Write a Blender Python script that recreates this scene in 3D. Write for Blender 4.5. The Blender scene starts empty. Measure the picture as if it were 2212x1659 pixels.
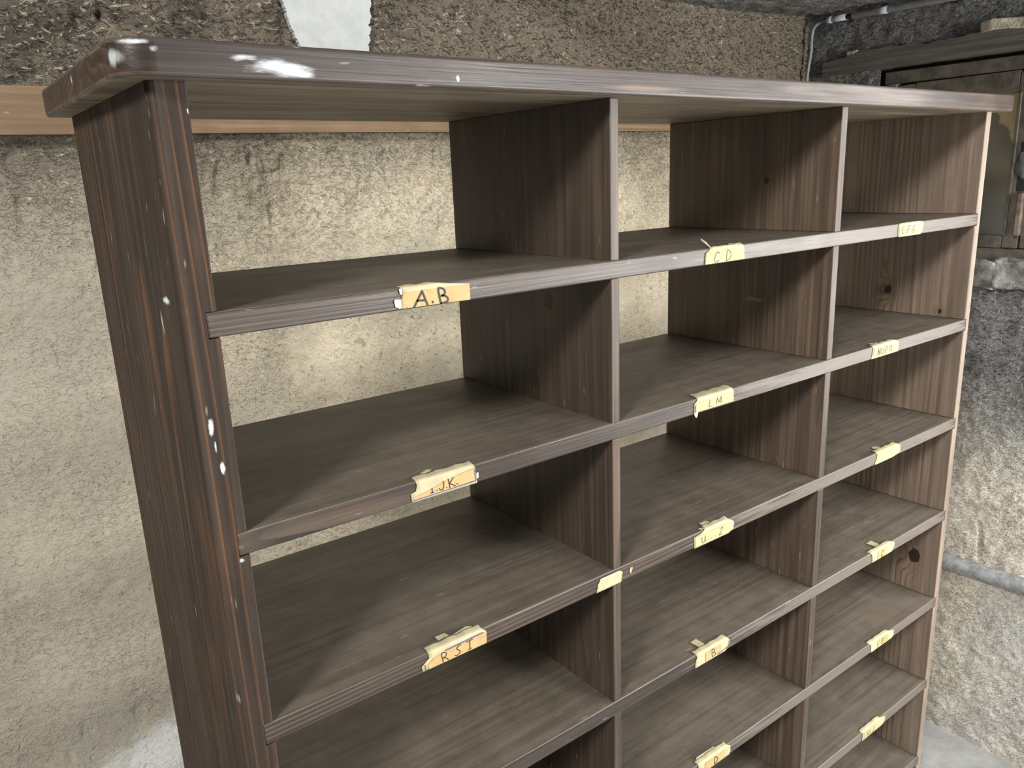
import bpy, bmesh, math, random
import numpy as np
from mathutils import Matrix, Vector

random.seed(7)
scene = bpy.context.scene
COL = scene.collection

# ------------------------------------------------------------------ camera
ZT = 1.71                      # height of the underside of the top board above the floor
cam_d = bpy.data.cameras.new('camera')
cam_d.sensor_fit = 'HORIZONTAL'
cam_d.sensor_width = 36.0
cam_d.lens = 1689.574 / 2212 * 36.0
cam_d.clip_start = 0.02
cam = bpy.data.objects.new('camera', cam_d)
COL.objects.link(cam)
RIGHT = Vector((0.79592407, -0.60411758, -0.03932965))
DOWN = Vector((-0.18389242, -0.17935995, -0.96644378))
FWD = Vector((0.57679151, 0.7764483, -0.25384955))
m = Matrix.Identity(4)
for i in range(3):
    m[i][0] = RIGHT[i]; m[i][1] = -DOWN[i]; m[i][2] = -FWD[i]
m.translation = Vector((-0.20203526, -0.7021735, ZT - 0.08749875))
cam.matrix_world = m
scene.camera = cam

# ------------------------------------------------------------------ view, world, daylight, added light
vs = scene.view_settings
vs.view_transform = 'Standard'
vs.look = 'None'
vs.gamma = 1.0
vs.use_curve_mapping = False
vs.exposure = 0.22

scene.cycles.use_adaptive_sampling = True
scene.cycles.adaptive_threshold = 0.06
scene.cycles.adaptive_min_samples = 16
scene.cycles.max_bounces = 6
scene.cycles.diffuse_bounces = 3
scene.cycles.glossy_bounces = 2

world = bpy.data.worlds.new('overcast_sky')
scene.world = world
world.use_nodes = True
bg = world.node_tree.nodes['Background']
bg.inputs['Color'].default_value = (0.93, 0.96, 1.0, 1)
bg.inputs['Strength'].default_value = 0.40


def area(name, loc, target, sx, sy, power, col):
    d = bpy.data.lights.new(name, 'AREA')
    d.shape = 'RECTANGLE'
    d.size = sx
    d.size_y = sy
    d.energy = power
    d.color = col
    o = bpy.data.objects.new(name, d)
    COL.objects.link(o)
    o.location = loc
    o.rotation_euler = (Vector(target) - Vector(loc)).to_track_quat('-Z', 'Y').to_euler()
    return o


# daylight from a high opening on the left, in front of the shelves
area('daylight_left_opening', (-2.3, -1.45, ZT + 1.4), (0.5, 0.1, ZT - 0.4), 0.6, 0.6, 108, (1.0, 0.96, 0.89))
# added area light front right, brightens the shelves and gives the fronts sheen
area('added_front_light', (1.45, -2.2, ZT - 0.05), (1.0, 0.1, ZT - 0.6), 0.75, 0.75, 58, (1.0, 0.975, 0.93))
# daylight through the second window of the right wall, beside the camera
area('daylight_right_window', (1.92, -1.02, ZT - 0.30), (0.5, -0.1, ZT - 0.75), 1.2, 1.05, 33, (1.0, 0.985, 0.96))


# ------------------------------------------------------------------ helpers
def link(name, me, mats, parent=None, loc=(0, 0, 0)):
    o = bpy.data.objects.new(name, me)
    COL.objects.link(o)
    o.location = loc
    if mats is not None:
        for mt in (mats if isinstance(mats, (list, tuple)) else [mats]):
            if mt.name not in [x.name for x in me.materials if x]:
                me.materials.append(mt)
    if parent is not None:
        o.parent = parent
    return o


def empty(name, loc=(0, 0, 0)):
    o = bpy.data.objects.new(name, None)
    o.empty_display_size = 0.05
    COL.objects.link(o)
    o.location = loc
    return o


def tag(o, label, cat, group=None):
    o['label'] = label
    o['category'] = cat
    if group:
        o['group'] = group
    return o


def structure(o):
    o['kind'] = 'structure'
    return o


def to_mesh(bm, name, smooth=False):
    me = bpy.data.meshes.new(name)
    bm.normal_update()
    bm.to_mesh(me)
    bm.free()
    if smooth:
        for p in me.polygons:
            p.use_smooth = True
    return me


def board(name, x0, x1, y0, y1, z0, z1, mats, parent, bev=0.0018, seg=2, under=None, front=None, round_v=None):
    """box with worn (second material) bevelled edges; origin at its centre"""
    c = Vector(((x0 + x1) / 2, (y0 + y1) / 2, (z0 + z1) / 2))
    bm = bmesh.new()
    bmesh.ops.create_cube(bm, size=1.0)
    for v in bm.verts:
        v.co = Vector((v.co.x * (x1 - x0), v.co.y * (y1 - y0), v.co.z * (z1 - z0)))
    if round_v:
        for (sx, sy), r in round_v.items():
            es = [e for e in bm.edges if all(v.co.x * sx > 0 and v.co.y * sy > 0 for v in e.verts)]
            bmesh.ops.bevel(bm, geom=es, offset=r, segments=12, profile=0.5, affect='EDGES')
    if round_v:
        bm.normal_update()
        for f in bm.faces:
            f.smooth = max(abs(f.normal.x), abs(f.normal.y)) < 0.999 and abs(f.normal.z) < 0.5
    es = [e for e in bm.edges if len(e.link_faces) == 2 and e.calc_face_angle(0) > 0.5]
    r = bmesh.ops.bevel(bm, geom=es, offset=bev, segments=seg, profile=0.6, affect='EDGES')
    for f in r['faces']:
        f.material_index = 1
        f.smooth = True
    if under is not None:
        for f in bm.faces:
            if f.normal.z < -0.9:
                f.material_index = under
    if front is not None:
        for f in bm.faces:
            if f.normal.y < -0.9:
                f.material_index = front
    me = to_mesh(bm, name)
    o = link(name, me, None, parent, c)
    for mt in mats:
        me.materials.append(mt)
    return o


def poly_plate(name, pts, y0, y1, mats, parent):
    """(x, z) outline extruded along y"""
    bm = bmesh.new()
    a = [bm.verts.new((p[0], y0, p[1])) for p in pts]
    b = [bm.verts.new((p[0], y1, p[1])) for p in pts]
    n = len(pts)
    bm.faces.new(a)
    bm.faces.new(list(reversed(b)))
    for i in range(n):
        bm.faces.new((a[i], b[i], b[(i + 1) % n], a[(i + 1) % n]))
    bmesh.ops.recalc_face_normals(bm, faces=bm.faces)
    me = to_mesh(bm, name)
    return link(name, me, mats, parent)


def tube(name, pts, r, mat, parent=None, seg=12, smooth_pts=0):
    P = [Vector(p) for p in pts]
    if smooth_pts:
        Q = []
        for i in range(len(P) - 1):
            p0 = P[max(i - 1, 0)]; p1 = P[i]; p2 = P[i + 1]; p3 = P[min(i + 2, len(P) - 1)]
            for k in range(smooth_pts):
                t = k / smooth_pts
                Q.append(0.5 * ((2 * p1) + (-p0 + p2) * t + (2 * p0 - 5 * p1 + 4 * p2 - p3) * t * t + (-p0 + 3 * p1 - 3 * p2 + p3) * t ** 3))
        Q.append(P[-1])
        P = Q
    bm = bmesh.new()
    rings = []
    up = Vector((0.13, 0.21, 0.97))
    for i, p in enumerate(P):
        d = (P[min(i + 1, len(P) - 1)] - P[max(i - 1, 0)]).normalized()
        s = d.cross(up).normalized() if abs(d.dot(up)) < 0.98 else d.cross(Vector((1, 0, 0))).normalized()
        t = s.cross(d)
        rr = r[i] if isinstance(r, (list, tuple)) else r
        rings.append([bm.verts.new(p + (s * math.cos(2 * math.pi * k / seg) + t * math.sin(2 * math.pi * k / seg)) * rr) for k in range(seg)])
    for i in range(len(rings) - 1):
        for k in range(seg):
            f = bm.faces.new((rings[i][k], rings[i][(k + 1) % seg], rings[i + 1][(k + 1) % seg], rings[i + 1][k]))
            f.smooth = True
    bm.faces.new(rings[0])
    bm.faces.new(list(reversed(rings[-1])))
    bmesh.ops.recalc_face_normals(bm, faces=bm.faces)
    me = to_mesh(bm, name)
    return link(name, me, mat, parent)


# numpy lattice noise, tileable over 256 cells
_lat = {}


def vnoise(u, v, scale, seed):
    if seed not in _lat:
        _lat[seed] = np.random.RandomState(seed).rand(256, 256)
    L = _lat[seed]
    x = u * scale
    y = v * scale
    xi = np.floor(x).astype(int)
    yi = np.floor(y).astype(int)
    fx = x - xi
    fy = y - yi
    fx = fx * fx * (3 - 2 * fx)
    fy = fy * fy * (3 - 2 * fy)
    a = L[xi % 256, yi % 256]; b = L[(xi + 1) % 256, yi % 256]
    c = L[xi % 256, (yi + 1) % 256]; d = L[(xi + 1) % 256, (yi + 1) % 256]
    return (a * (1 - fx) + b * fx) * (1 - fy) + (c * (1 - fx) + d * fx) * fy - 0.5


def fbm(u, v, scale, seed, octs=3):
    r = 0
    for k in range(octs):
        r = r + vnoise(u, v, scale * 2 ** k, seed + k) / 2 ** k
    return r


def sstep(a, b, x):
    t = np.clip((x - a) / (b - a), 0, 1)
    return t * t * (3 - 2 * t)


def axis_pts(*spans):
    """(start, end, step) spans joined"""
    out = []
    for a, b, s in spans:
        n = max(1, int(round((b - a) / s)))
        out += [a + (b - a) * i / n for i in range(n)]
    out.append(spans[-1][1])
    return np.array(out)


def sheet(name, U, V, place, disp, mat, keep=None):
    """grid surface; place(u, v, d) -> xyz arrays; keep(uc, vc) -> bool for cells"""
    u, v = np.meshgrid(U, V, indexing='ij')
    d = disp(u, v)
    co = np.stack(place(u, v, d), -1).reshape(-1, 3)
    nu, nv = len(U), len(V)
    idx = np.arange(nu * nv).reshape(nu, nv)
    q = np.stack([idx[:-1, :-1], idx[1:, :-1], idx[1:, 1:], idx[:-1, 1:]], -1).reshape(-1, 4)
    if keep is not None:
        uc = (u[:-1, :-1] + u[1:, 1:]) / 2
        vc = (v[:-1, :-1] + v[1:, 1:]) / 2
        q = q[keep(uc, vc).reshape(-1)]
    me = bpy.data.meshes.new(name)
    me.vertices.add(len(co))
    me.vertices.foreach_set('co', co.ravel())
    me.loops.add(q.size)
    me.loops.foreach_set('vertex_index', q.ravel().astype(np.int32))
    me.polygons.add(len(q))
    me.polygons.foreach_set('loop_start', np.arange(0, q.size, 4, dtype=np.int32))
    me.polygons.foreach_set('use_smooth', np.ones(len(q), dtype=bool))
    me.update(calc_edges=True)
    me.validate()
    return link(name, me, mat)


# ------------------------------------------------------------------ materials
class NT:
    def __init__(self, name):
        self.mat = bpy.data.materials.new(name)
        self.mat.use_nodes = True
        self.t = self.mat.node_tree
        self.t.nodes.clear()
        self.out = self.t.nodes.new('ShaderNodeOutputMaterial')
        self.b = self.t.nodes.new('ShaderNodeBsdfPrincipled')
        self.t.links.new(self.b.outputs[0], self.out.inputs[0])

    def n(self, typ, ins=None, **kw):
        nd = self.t.nodes.new(typ)
        for k, v in kw.items():
            setattr(nd, k, v)
        for k, v in (ins or {}).items():
            self.set(nd.inputs[k], v)
        return nd

    def set(self, sock, v):
        if isinstance(v, bpy.types.NodeSocket):
            self.t.links.new(v, sock)
        elif isinstance(v, bpy.types.Node):
            self.t.links.new(v.outputs[0], sock)
        else:
            sock.default_value = v

    def math(self, op, a, b=0.0, clamp=False):
        nd = self.n('ShaderNodeMath', operation=op, use_clamp=clamp)
        self.set(nd.inputs[0], a)
        self.set(nd.inputs[1], b)
        return nd.outputs[0]

    def vmath(self, op, a, b=(0, 0, 0)):
        nd = self.n('ShaderNodeVectorMath', operation=op)
        self.set(nd.inputs[0], a)
        self.set(nd.inputs[1], b)
        return nd.outputs[1] if op in ('LENGTH', 'DISTANCE', 'DOT_PRODUCT') else nd.outputs[0]

    def noise(self, vec, scale, detail=3, rough=0.55, dist=0.0):
        nd = self.n('ShaderNodeTexNoise', {'Scale': scale, 'Detail': detail, 'Roughness': rough, 'Distortion': dist})
        self.set(nd.inputs['Vector'], vec)
        return nd.outputs['Fac']

    def ramp(self, fac, a, b, va=0.0, vb=1.0):
        nd = self.n('ShaderNodeMapRange', interpolation_type='SMOOTHSTEP')
        self.set(nd.inputs[0], fac)
        nd.inputs[1].default_value = a
        nd.inputs[2].default_value = b
        nd.inputs[3].default_value = va
        nd.inputs[4].default_value = vb
        return nd.outputs[0]

    def mix(self, fac, a, b, mode='MIX'):
        nd = self.n('ShaderNodeMix', data_type='RGBA', blend_type=mode)
        self.set(nd.inputs[0], fac)
        self.set(nd.inputs[6], a if not isinstance(a, tuple) else (*a, 1))
        self.set(nd.inputs[7], b if not isinstance(b, tuple) else (*b, 1))
        return nd.outputs[2]

    def bump(self, h, dist, strength=1.0, prev=None):
        nd = self.n('ShaderNodeBump', {'Strength': strength, 'Distance': dist, 'Height': h})
        if prev is not None:
            self.set(nd.inputs['Normal'], prev)
        return nd.outputs[0]

    def finish(self, col, rough, normal=None, spec=0.5):
        self.set(self.b.inputs['Base Color'], col if not isinstance(col, tuple) else (*col, 1))
        self.set(self.b.inputs['Roughness'], rough)
        self.b.inputs['Specular IOR Level'].default_value = spec
        if normal is not None:
            self.set(self.b.inputs['Normal'], normal)
        return self.mat


def wood(name, axis, dark, mid, light, lines=0.5, ringscale=34, thin=(0.35, 0.95), rough=(0.36, 0.55), dust=0.0, dustcol=(0.27, 0.25, 0.22),
         knots=(), marks=(), spec=0.5, fixed=None, bumpd=0.0005):
    """stained softwood, grain along the given object axis"""
    N = NT(name)
    tc = N.n('ShaderNodeTexCoord')
    obj = tc.outputs['Object']
    rnd = N.n('ShaderNodeObjectInfo').outputs['Random']
    if fixed is None:
        off = N.n('ShaderNodeCombineXYZ')
        N.set(off.inputs[0], N.math('MULTIPLY_ADD', rnd, 5.3))
        off.inputs[0].links[0].from_node.inputs[2].default_value = 0.07
        N.set(off.inputs[1], N.math('MULTIPLY', N.math('FRACT', N.math('MULTIPLY', rnd, 17.3)), 0.6))
        N.set(off.inputs[2], N.math('MULTIPLY', N.math('FRACT', N.math('MULTIPLY', rnd, 41.7)), 0.6))
        if axis == 'Z':
            off2 = N.n('ShaderNodeCombineXYZ')
            sp = N.n('ShaderNodeSeparateXYZ', {0: off.outputs[0]})
            N.set(off2.inputs[0], sp.outputs[1]); N.set(off2.inputs[1], sp.outputs[2]); N.set(off2.inputs[2], sp.outputs[0])
            off = off2
        p = N.vmath('ADD', obj, off.outputs[0])
    else:
        p = N.vmath('ADD', obj, fixed)
    along = (0.06, 1, 1) if axis == 'X' else (1, 1, 0.06)
    ps = N.vmath('MULTIPLY', p, along)
    # slow wander of the grain
    wob = N.n('ShaderNodeTexNoise', {'Scale': 5.0, 'Detail': 2.0})
    N.set(wob.inputs['Vector'], ps)
    wv = N.vmath('SCALE', N.vmath('SUBTRACT', wob.outputs['Color'], (0.5, 0.5, 0.5)))
    wv.node.inputs['Scale'].default_value = 0.10
    pw = N.vmath('ADD', ps, wv)
    # push the rings aside around knots
    kmask = None
    khalo = None
    for (kc, kr) in knots:
        d = N.vmath('DISTANCE', N.vmath('MULTIPLY', obj, (0.75, 1, 1) if axis == 'X' else (1, 1, 0.75)),
                    tuple(c * s for c, s in zip(kc, (0.75, 1, 1) if axis == 'X' else (1, 1, 0.75))))
        dn = N.math('ADD', d, N.math('MULTIPLY', N.math('SUBTRACT', N.noise(obj, 90, 2), 0.5), kr * 0.6))
        kk = N.ramp(dn, kr * 0.8, kr * 1.05, 1, 0)
        hh = N.ramp(d, kr, kr * 3.5, 1, 0)
        kmask = kk if kmask is None else N.math('MAXIMUM', kmask, kk)
        khalo = hh if khalo is None else N.math('MAXIMUM', khalo, hh)
        pw = N.vmath('ADD', pw, N.n('ShaderNodeCombineXYZ', {0: N.math('MULTIPLY', hh, 0.012), 1: N.math('MULTIPLY', hh, 0.012), 2: N.math('MULTIPLY', hh, 0.012)}).outputs[0])
    w = N.n('ShaderNodeTexWave', {'Scale': float(ringscale), 'Distortion': 1.2, 'Detail': 2.0, 'Detail Scale': 0.6},
            wave_type='RINGS', rings_direction=axis, wave_profile='SAW')
    N.set(w.inputs['Vector'], pw)
    ring = w.outputs['Fac']
    fib_v = N.vmath('MULTIPLY', p, (7, 420, 420) if axis == 'X' else (420, 420, 7))
    fib = N.noise(fib_v, 1.0, 2, 0.6)
    fib2_v = N.vmath('MULTIPLY', p, (2.2, 95, 95) if axis == 'X' else (95, 95, 2.2))
    fib2 = N.noise(fib2_v, 1.0, 3, 0.6)
    blot = N.noise(p, 7.0, 4, 0.6)
    blot2 = N.noise(N.vmath('MULTIPLY', p, (0.35, 1, 1) if axis == 'X' else (1, 1, 0.35)), 16.0, 4, 0.6)
    g = N.math('MULTIPLY', N.ramp(ring, thin[0], thin[1]), N.ramp(N.noise(ps, 14, 2), 0.38, 0.62))
    col = N.mix(N.ramp(fib2, 0.35, 0.7), dark, mid)
    col = N.mix(N.math('MULTIPLY', g, lines), col, light)
    col = N.mix(N.math('MULTIPLY', N.ramp(fib, 0.5, 0.72), 0.35), col, tuple(c * 0.45 for c in dark))
    col = N.mix(N.ramp(blot, 0.3, 0.72, 0.0, 0.55), col, tuple(c * 0.55 for c in mid))
    col = N.mix(N.math('MULTIPLY', N.ramp(blot2, 0.52, 0.75), 0.28), col, light)
    # fine pale scratches and specks
    sc = N.noise(N.vmath('MULTIPLY', p, (30, 160, 160) if axis == 'X' else (160, 160, 30)), 1.0, 1, 0.5)
    col = N.mix(N.math('MULTIPLY', N.ramp(sc, 0.74, 0.80), 0.35), col, (0.42, 0.38, 0.33))
    rg = N.math('ADD', N.ramp(blot2, 0.3, 0.7, rough[0], rough[1]), N.math('MULTIPLY', N.math('SUBTRACT', fib, 0.5), 0.15))
    if knots:
        col = N.mix(N.math('MULTIPLY', N.math('SUBTRACT', khalo, kmask, True), 0.35), col, (0.17, 0.085, 0.04))
        col = N.mix(kmask, col, (0.022, 0.016, 0.013))
    if dust > 0:
        nz = N.n('ShaderNodeSeparateXYZ', {0: N.n('ShaderNodeNewGeometry').outputs['Normal']}).outputs[2]
        dn = N.noise(p, 22, 5, 0.65)
        dm = N.math('MULTIPLY', N.ramp(nz, 0.6, 0.95), N.ramp(dn, 0.25, 0.75, dust * 0.65, dust))
        dm = N.math('MULTIPLY', dm, N.ramp(fib2, 0.3, 0.6, 0.72, 1.0))
        col = N.mix(dm, col, dustcol)
        sp_ = N.noise(p, 330, 1, 0.5)
        col = N.mix(N.math('MULTIPLY', N.math('MULTIPLY', N.ramp(sp_, 0.78, 0.82), N.ramp(nz, 0.6, 0.95)), 0.5), col, (0.5, 0.48, 0.44))
        rg = N.math('ADD', rg, N.math('MULTIPLY', dm, 0.25))
    for (mc, mr, mcol, thr, nsc, stretch) in marks:
        q = N.vmath('DIVIDE', N.vmath('SUBTRACT', obj, mc), mr)
        d = N.vmath('LENGTH', q)
        nn = N.noise(N.vmath('MULTIPLY', obj, stretch), nsc, 4, 0.6)
        mm = N.math('ADD', N.ramp(d, 0.0, 1.0, 1.0, 0.0), N.math('MULTIPLY', N.math('SUBTRACT', nn, 0.5), 1.6))
        mk = N.math('MULTIPLY', N.ramp(mm, thr - 0.08, thr + 0.48), N.ramp(d, 0.7, 1.0, 1, 0))
        col = N.mix(mk, col, mcol)
        rg = N.math('ADD', rg, N.math('MULTIPLY', mk, 0.1))
    h = N.math('ADD', N.math('MULTIPLY', fib, 0.6), N.math('MULTIPLY', ring, 0.5))
    h = N.math('ADD', h, N.math('MULTIPLY', fib2, 0.8))
    return N.finish(col, rg, N.bump(h, bumpd, 0.7), spec)


DARK = (0.018, 0.0128, 0.0095)
MID = (0.044, 0.0305, 0.0215)
LITE = (0.125, 0.076, 0.046)
WHITE = (0.66, 0.70, 0.73)


def plain(name, col, rough, nscale=30, var=0.25, bumpd=0.0, bscale=120, spec=0.4):
    N = NT(name)
    p = N.n('ShaderNodeTexCoord').outputs['Object']
    n1 = N.noise(p, nscale, 4, 0.6)
    c = N.mix(N.ramp(n1, 0.3, 0.7), tuple(x * (1 - var) for x in col), tuple(min(1, x * (1 + var)) for x in col))
    nm = N.bump(N.noise(p, bscale, 4, 0.6), bumpd) if bumpd else None
    return N.finish(c, rough, nm, spec)


M_SHELF = wood('dark_stained_shelf_wood', 'X', DARK, MID, LITE, lines=0.25, dust=0.48, dustcol=(0.275, 0.238, 0.19), rough=(0.34, 0.5))
M_EDGE_X = wood('worn_shelf_edge_wood', 'X', (0.12, 0.098, 0.084), (0.26, 0.225, 0.195), (0.40, 0.31, 0.23), lines=0.4, rough=(0.3, 0.45))
M_PANEL = wood('dark_stained_panel_wood', 'Z', (0.046, 0.033, 0.0245), (0.095, 0.068, 0.050), (0.022, 0.015, 0.011), thin=(0.5, 1.0), lines=0.6, rough=(0.34, 0.5))
M_EDGE_Z = wood('worn_panel_edge_wood', 'Z', (0.05, 0.033, 0.026), (0.11, 0.08, 0.065), (0.25, 0.15, 0.1), lines=0.4, rough=(0.3, 0.45))
M_FRONT_X = wood('rubbed_shelf_front_wood', 'X', (0.024, 0.0165, 0.0125), (0.056, 0.040, 0.031), (0.20, 0.14, 0.10), lines=0.5, ringscale=60, rough=(0.33, 0.47),
                 marks=[((0.42, -0.1755, 0.0), (0.92, 0.06, 0.2), (0.135, 0.115, 0.098), 0.44, 16, (0.7, 1.0, 12.0))])
M_FRONT_Z = wood('rubbed_divider_front_wood', 'Z', (0.045, 0.034, 0.027), (0.095, 0.072, 0.058), (0.22, 0.15, 0.10), lines=0.4, rough=(0.40, 0.54), spec=0.33)
M_FRONT_R = wood('bare_right_panel_front_wood', 'Z', (0.17, 0.13, 0.10), (0.30, 0.24, 0.185), (0.40, 0.32, 0.24), lines=0.4, rough=(0.45, 0.6))
M_RAW = wood('unfinished_underside_wood', 'X', (0.12, 0.094, 0.066), (0.29, 0.23, 0.16), (0.48, 0.39, 0.28), lines=0.35, rough=(0.5, 0.7))


def wall_material(name, upper_dark, upper_mid, cream, grey, split, soft, fleck, flecks=0.7, uaxis=0, wash=None, base_rough=0.12):
    """straw-tempered clay plaster: sooty above, cream below; chaff flecks and pits as colour and fine relief"""
    N = NT(name)
    p = N.n('ShaderNodeTexCoord').outputs['Object']
    sep = N.n('ShaderNodeSeparateXYZ', {0: p})
    z = sep.outputs[2]
    u = sep.outputs[uaxis]
    if name.endswith('ceiling'):
        z2 = sep.outputs[1]
    else:
        z2 = z
    big = N.noise(p, 2.6, 4, 0.6)
    med = N.noise(p, 11, 5, 0.65)
    fine = N.noise(p, 85, 5, 0.7)
    grain = N.noise(p, 420, 3, 0.6)
    wn = N.n('ShaderNodeTexNoise', {'Scale': 55.0, 'Detail': 2.0}); N.set(wn.inputs['Vector'], p)
    wsep = N.n('ShaderNodeSeparateXYZ', {0: wn.outputs['Color']})
    uw = N.math('ADD', u, N.math('MULTIPLY', N.math('SUBTRACT', wsep.outputs[0], 0.5), 0.014))
    zw = N.math('ADD', z2, N.math('MULTIPLY', N.math('SUBTRACT', wsep.outputs[1], 0.5), 0.014))

    def layer(ang, a, b, seed):
        c, sn = math.cos(ang), math.sin(ang)
        f = N.math('ADD', N.math('MULTIPLY', uw, c * a), N.math('MULTIPLY', zw, sn * a))
        g = N.math('ADD', N.math('MULTIPLY', uw, -sn * b), N.math('MULTIPLY', zw, c * b))
        v = N.n('ShaderNodeCombineXYZ', {0: f, 1: g, 2: float(seed)}).outputs[0]
        return N.noise(v, 1.0, 2.0, 0.55)

    l1 = layer(0.15, 62, 235, 1.5)
    l2 = layer(-0.7, 58, 220, 4.5)
    l3 = layer(0.9, 66, 240, 8.5)
    l4 = layer(-0.2, 80, 200, 12.5)
    hi = N.math('MAXIMUM', N.ramp(l1, 0.58, 0.66), N.math('MAXIMUM', N.ramp(l2, 0.60, 0.68), N.ramp(l3, 0.61, 0.69)))
    pit = N.math('MAXIMUM', N.ramp(l4, 0.60, 0.68), N.math('MAXIMUM', N.ramp(l1, 0.40, 0.34), N.ramp(l2, 0.38, 0.32)))
    spot = N.ramp(N.noise(p, 130, 2, 0.5), 0.675, 0.73)
    up = N.ramp(N.math('ADD', z, N.math('MULTIPLY', N.math('SUBTRACT', big, 0.5), 0.42)), split - soft, split + soft)
    dens = N.ramp(N.noise(N.vmath('ADD', p, (2.0, 5.0, 1.0)), 6.5, 4, 0.6), 0.35, 0.68)
    # cream clay
    cl = N.mix(N.ramp(med, 0.35, 0.7), cream, tuple(c * 0.84 for c in cream))
    cl = N.mix(N.ramp(N.noise(p, 4.3, 5, 0.65), 0.47, 0.66, 0, 0.75), cl, grey)
    cl = N.mix(N.ramp(N.noise(N.vmath('ADD', p, (7.0, 2.0, 4.0)), 15, 4, 0.6), 0.55, 0.72, 0, 0.4), cl, (cream[0] * 0.62, cream[1] * 0.58, cream[2] * 0.52))
    cl = N.mix(N.ramp(fine, 0.3, 0.75, 0.0, 0.22), cl, tuple(c * 0.6 for c in cream))
    cl = N.mix(N.math('MULTIPLY', pit, N.math('MULTIPLY', dens, 0.34)), cl, tuple(c * 0.32 for c in cream))
    cl = N.mix(N.math('MULTIPLY', hi, N.math('MULTIPLY', dens, 0.18)), cl, tuple(min(1, c * 1.12) for c in cream))
    cl = N.mix(N.math('MULTIPLY', spot, 0.65), cl, tuple(c * 0.16 for c in cream))
    dirt = N.ramp(N.noise(N.vmath('ADD', p, (3.1, 1.7, 9.2)), 34, 4, 0.65), 0.615, 0.70)
    cl = N.mix(N.math('MULTIPLY', dirt, 0.5), cl, tuple(c * 0.30 for c in cream))
    if wash is not None:
        cl = N.mix(N.ramp(N.math('ADD', u, N.math('MULTIPLY', N.math('SUBTRACT', big, 0.5), 0.5)), 0.42, -0.02, 0.0, 0.85), cl, (grey[0] * 0.68, grey[1] * 0.655, grey[2] * 0.63))  # greyer plaster to the left, darkened further in colour to balance the light
        (wu, wz, ru, rz, wc) = wash
        d = N.math('SQRT', N.math('ADD', N.math('POWER', N.math('DIVIDE', N.math('SUBTRACT', u, wu), ru), 2.0), N.math('POWER', N.math('DIVIDE', N.math('SUBTRACT', z, wz), rz), 2.0)))
        d = N.math('ADD', d, N.math('MULTIPLY', N.math('SUBTRACT', N.noise(p, 9, 5, 0.65), 0.5), 1.1))
        cl = N.mix(N.ramp(d, 0.8, 1.15, 0.85, 0), cl, wc)
    # soot
    cu = N.mix(N.ramp(med, 0.3, 0.7), upper_dark, upper_mid)
    side = N.ramp(N.math('ADD', u, N.math('MULTIPLY', N.math('SUBTRACT', big, 0.5), 0.6)), 0.2, 0.9)
    cu = N.mix(N.math('MULTIPLY', side, 0.75), cu, upper_mid)
    cu = N.mix(N.math('MULTIPLY', pit, 0.7), cu, tuple(c * 0.3 for c in upper_dark))
    cu = N.mix(N.math('MULTIPLY', hi, N.ramp(dens, 0.0, 1.0, flecks * 0.35, flecks)), cu, fleck)
    chip = N.ramp(N.noise(p, 46, 4, 0.65), 0.66, 0.71)
    cu = N.mix(N.math('MULTIPLY', chip, flecks), cu, tuple(min(1, c * 1.6) for c in fleck))
    col = N.mix(up, cl, cu)
    h = N.math('ADD', N.math('MULTIPLY', hi, 0.75), N.math('MULTIPLY', fine, 1.3))
    h = N.math('ADD', h, N.math('MULTIPLY', grain, 0.25))
    h = N.math('SUBTRACT', h, N.math('MULTIPLY', pit, 0.7))
    amt = N.math('ADD', N.math('MULTIPLY', up, 0.8), N.math('MULTIPLY', dens, base_rough))
    amt = N.math('ADD', amt, base_rough)
    hl = N.math('SUBTRACT', N.math('MULTIPLY', h, amt), N.math('MULTIPLY', N.math('ADD', spot, dirt), 0.25))
    nm = N.bump(hl, 0.0052, 1.0)
    return N.finish(col, 0.92, nm, 0.2)


M_WALLB = wall_material('clay_plaster_back_wall', (0.062, 0.053, 0.044), (0.20, 0.168, 0.128), (0.74, 0.655, 0.49), (0.50, 0.47, 0.40),
                        ZT - 0.05, 0.22, (0.40, 0.35, 0.27), 0.8, wash=(0.03, ZT - 1.17, 0.17, 0.13, (0.62, 0.63, 0.62)))
M_WALLR = wall_material('sooty_plaster_right_wall', (0.165, 0.165, 0.168), (0.27, 0.27, 0.268), (0.80, 0.75, 0.65), (0.62, 0.62, 0.61),
                        ZT - 0.80, 0.2, (0.46, 0.455, 0.44), 0.6, uaxis=1, base_rough=0.5)
M_CEIL = wall_material('sooty_plaster_ceiling', (0.14, 0.137, 0.13), (0.25, 0.245, 0.235), (0.3, 0.3, 0.3), (0.2, 0.2, 0.2), 0.0, 0.1, (0.3, 0.29, 0.27), 0.5)
M_PATCH = plain('smooth_white_plaster', (0.42, 0.44, 0.435), 0.8, 40, 0.07, 0.0006, 90)
M_FLOOR = plain('grey_concrete', (0.36, 0.37, 0.37), 0.8, 9, 0.2, 0.002, 60)
M_BATTEN = wood('pale_pine_batten', 'X', (0.20, 0.125, 0.072), (0.29, 0.195, 0.12), (0.46, 0.37, 0.26), lines=0.5, rough=(0.6, 0.8), spec=0.25)
M_LINTEL = wood('weathered_grey_beam', 'X', (0.085, 0.078, 0.068), (0.17, 0.155, 0.135), (0.28, 0.255, 0.22), lines=0.4, rough=(0.7, 0.9), spec=0.2, bumpd=0.002)
M_WFRAME = plain('dark_grimy_window_wood', (0.10, 0.088, 0.073), 0.6, 30, 0.35, 0.001, 150)
M_CABLE = plain('grey_cable_sheath', (0.23, 0.235, 0.24), 0.55, 40, 0.15)
M_COND = plain('pale_grey_conduit', (0.42, 0.45, 0.50), 0.5, 60, 0.12)
M_BLACK = plain('black_rubber_and_gap_shade', (0.012, 0.012, 0.012), 0.6)
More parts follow.
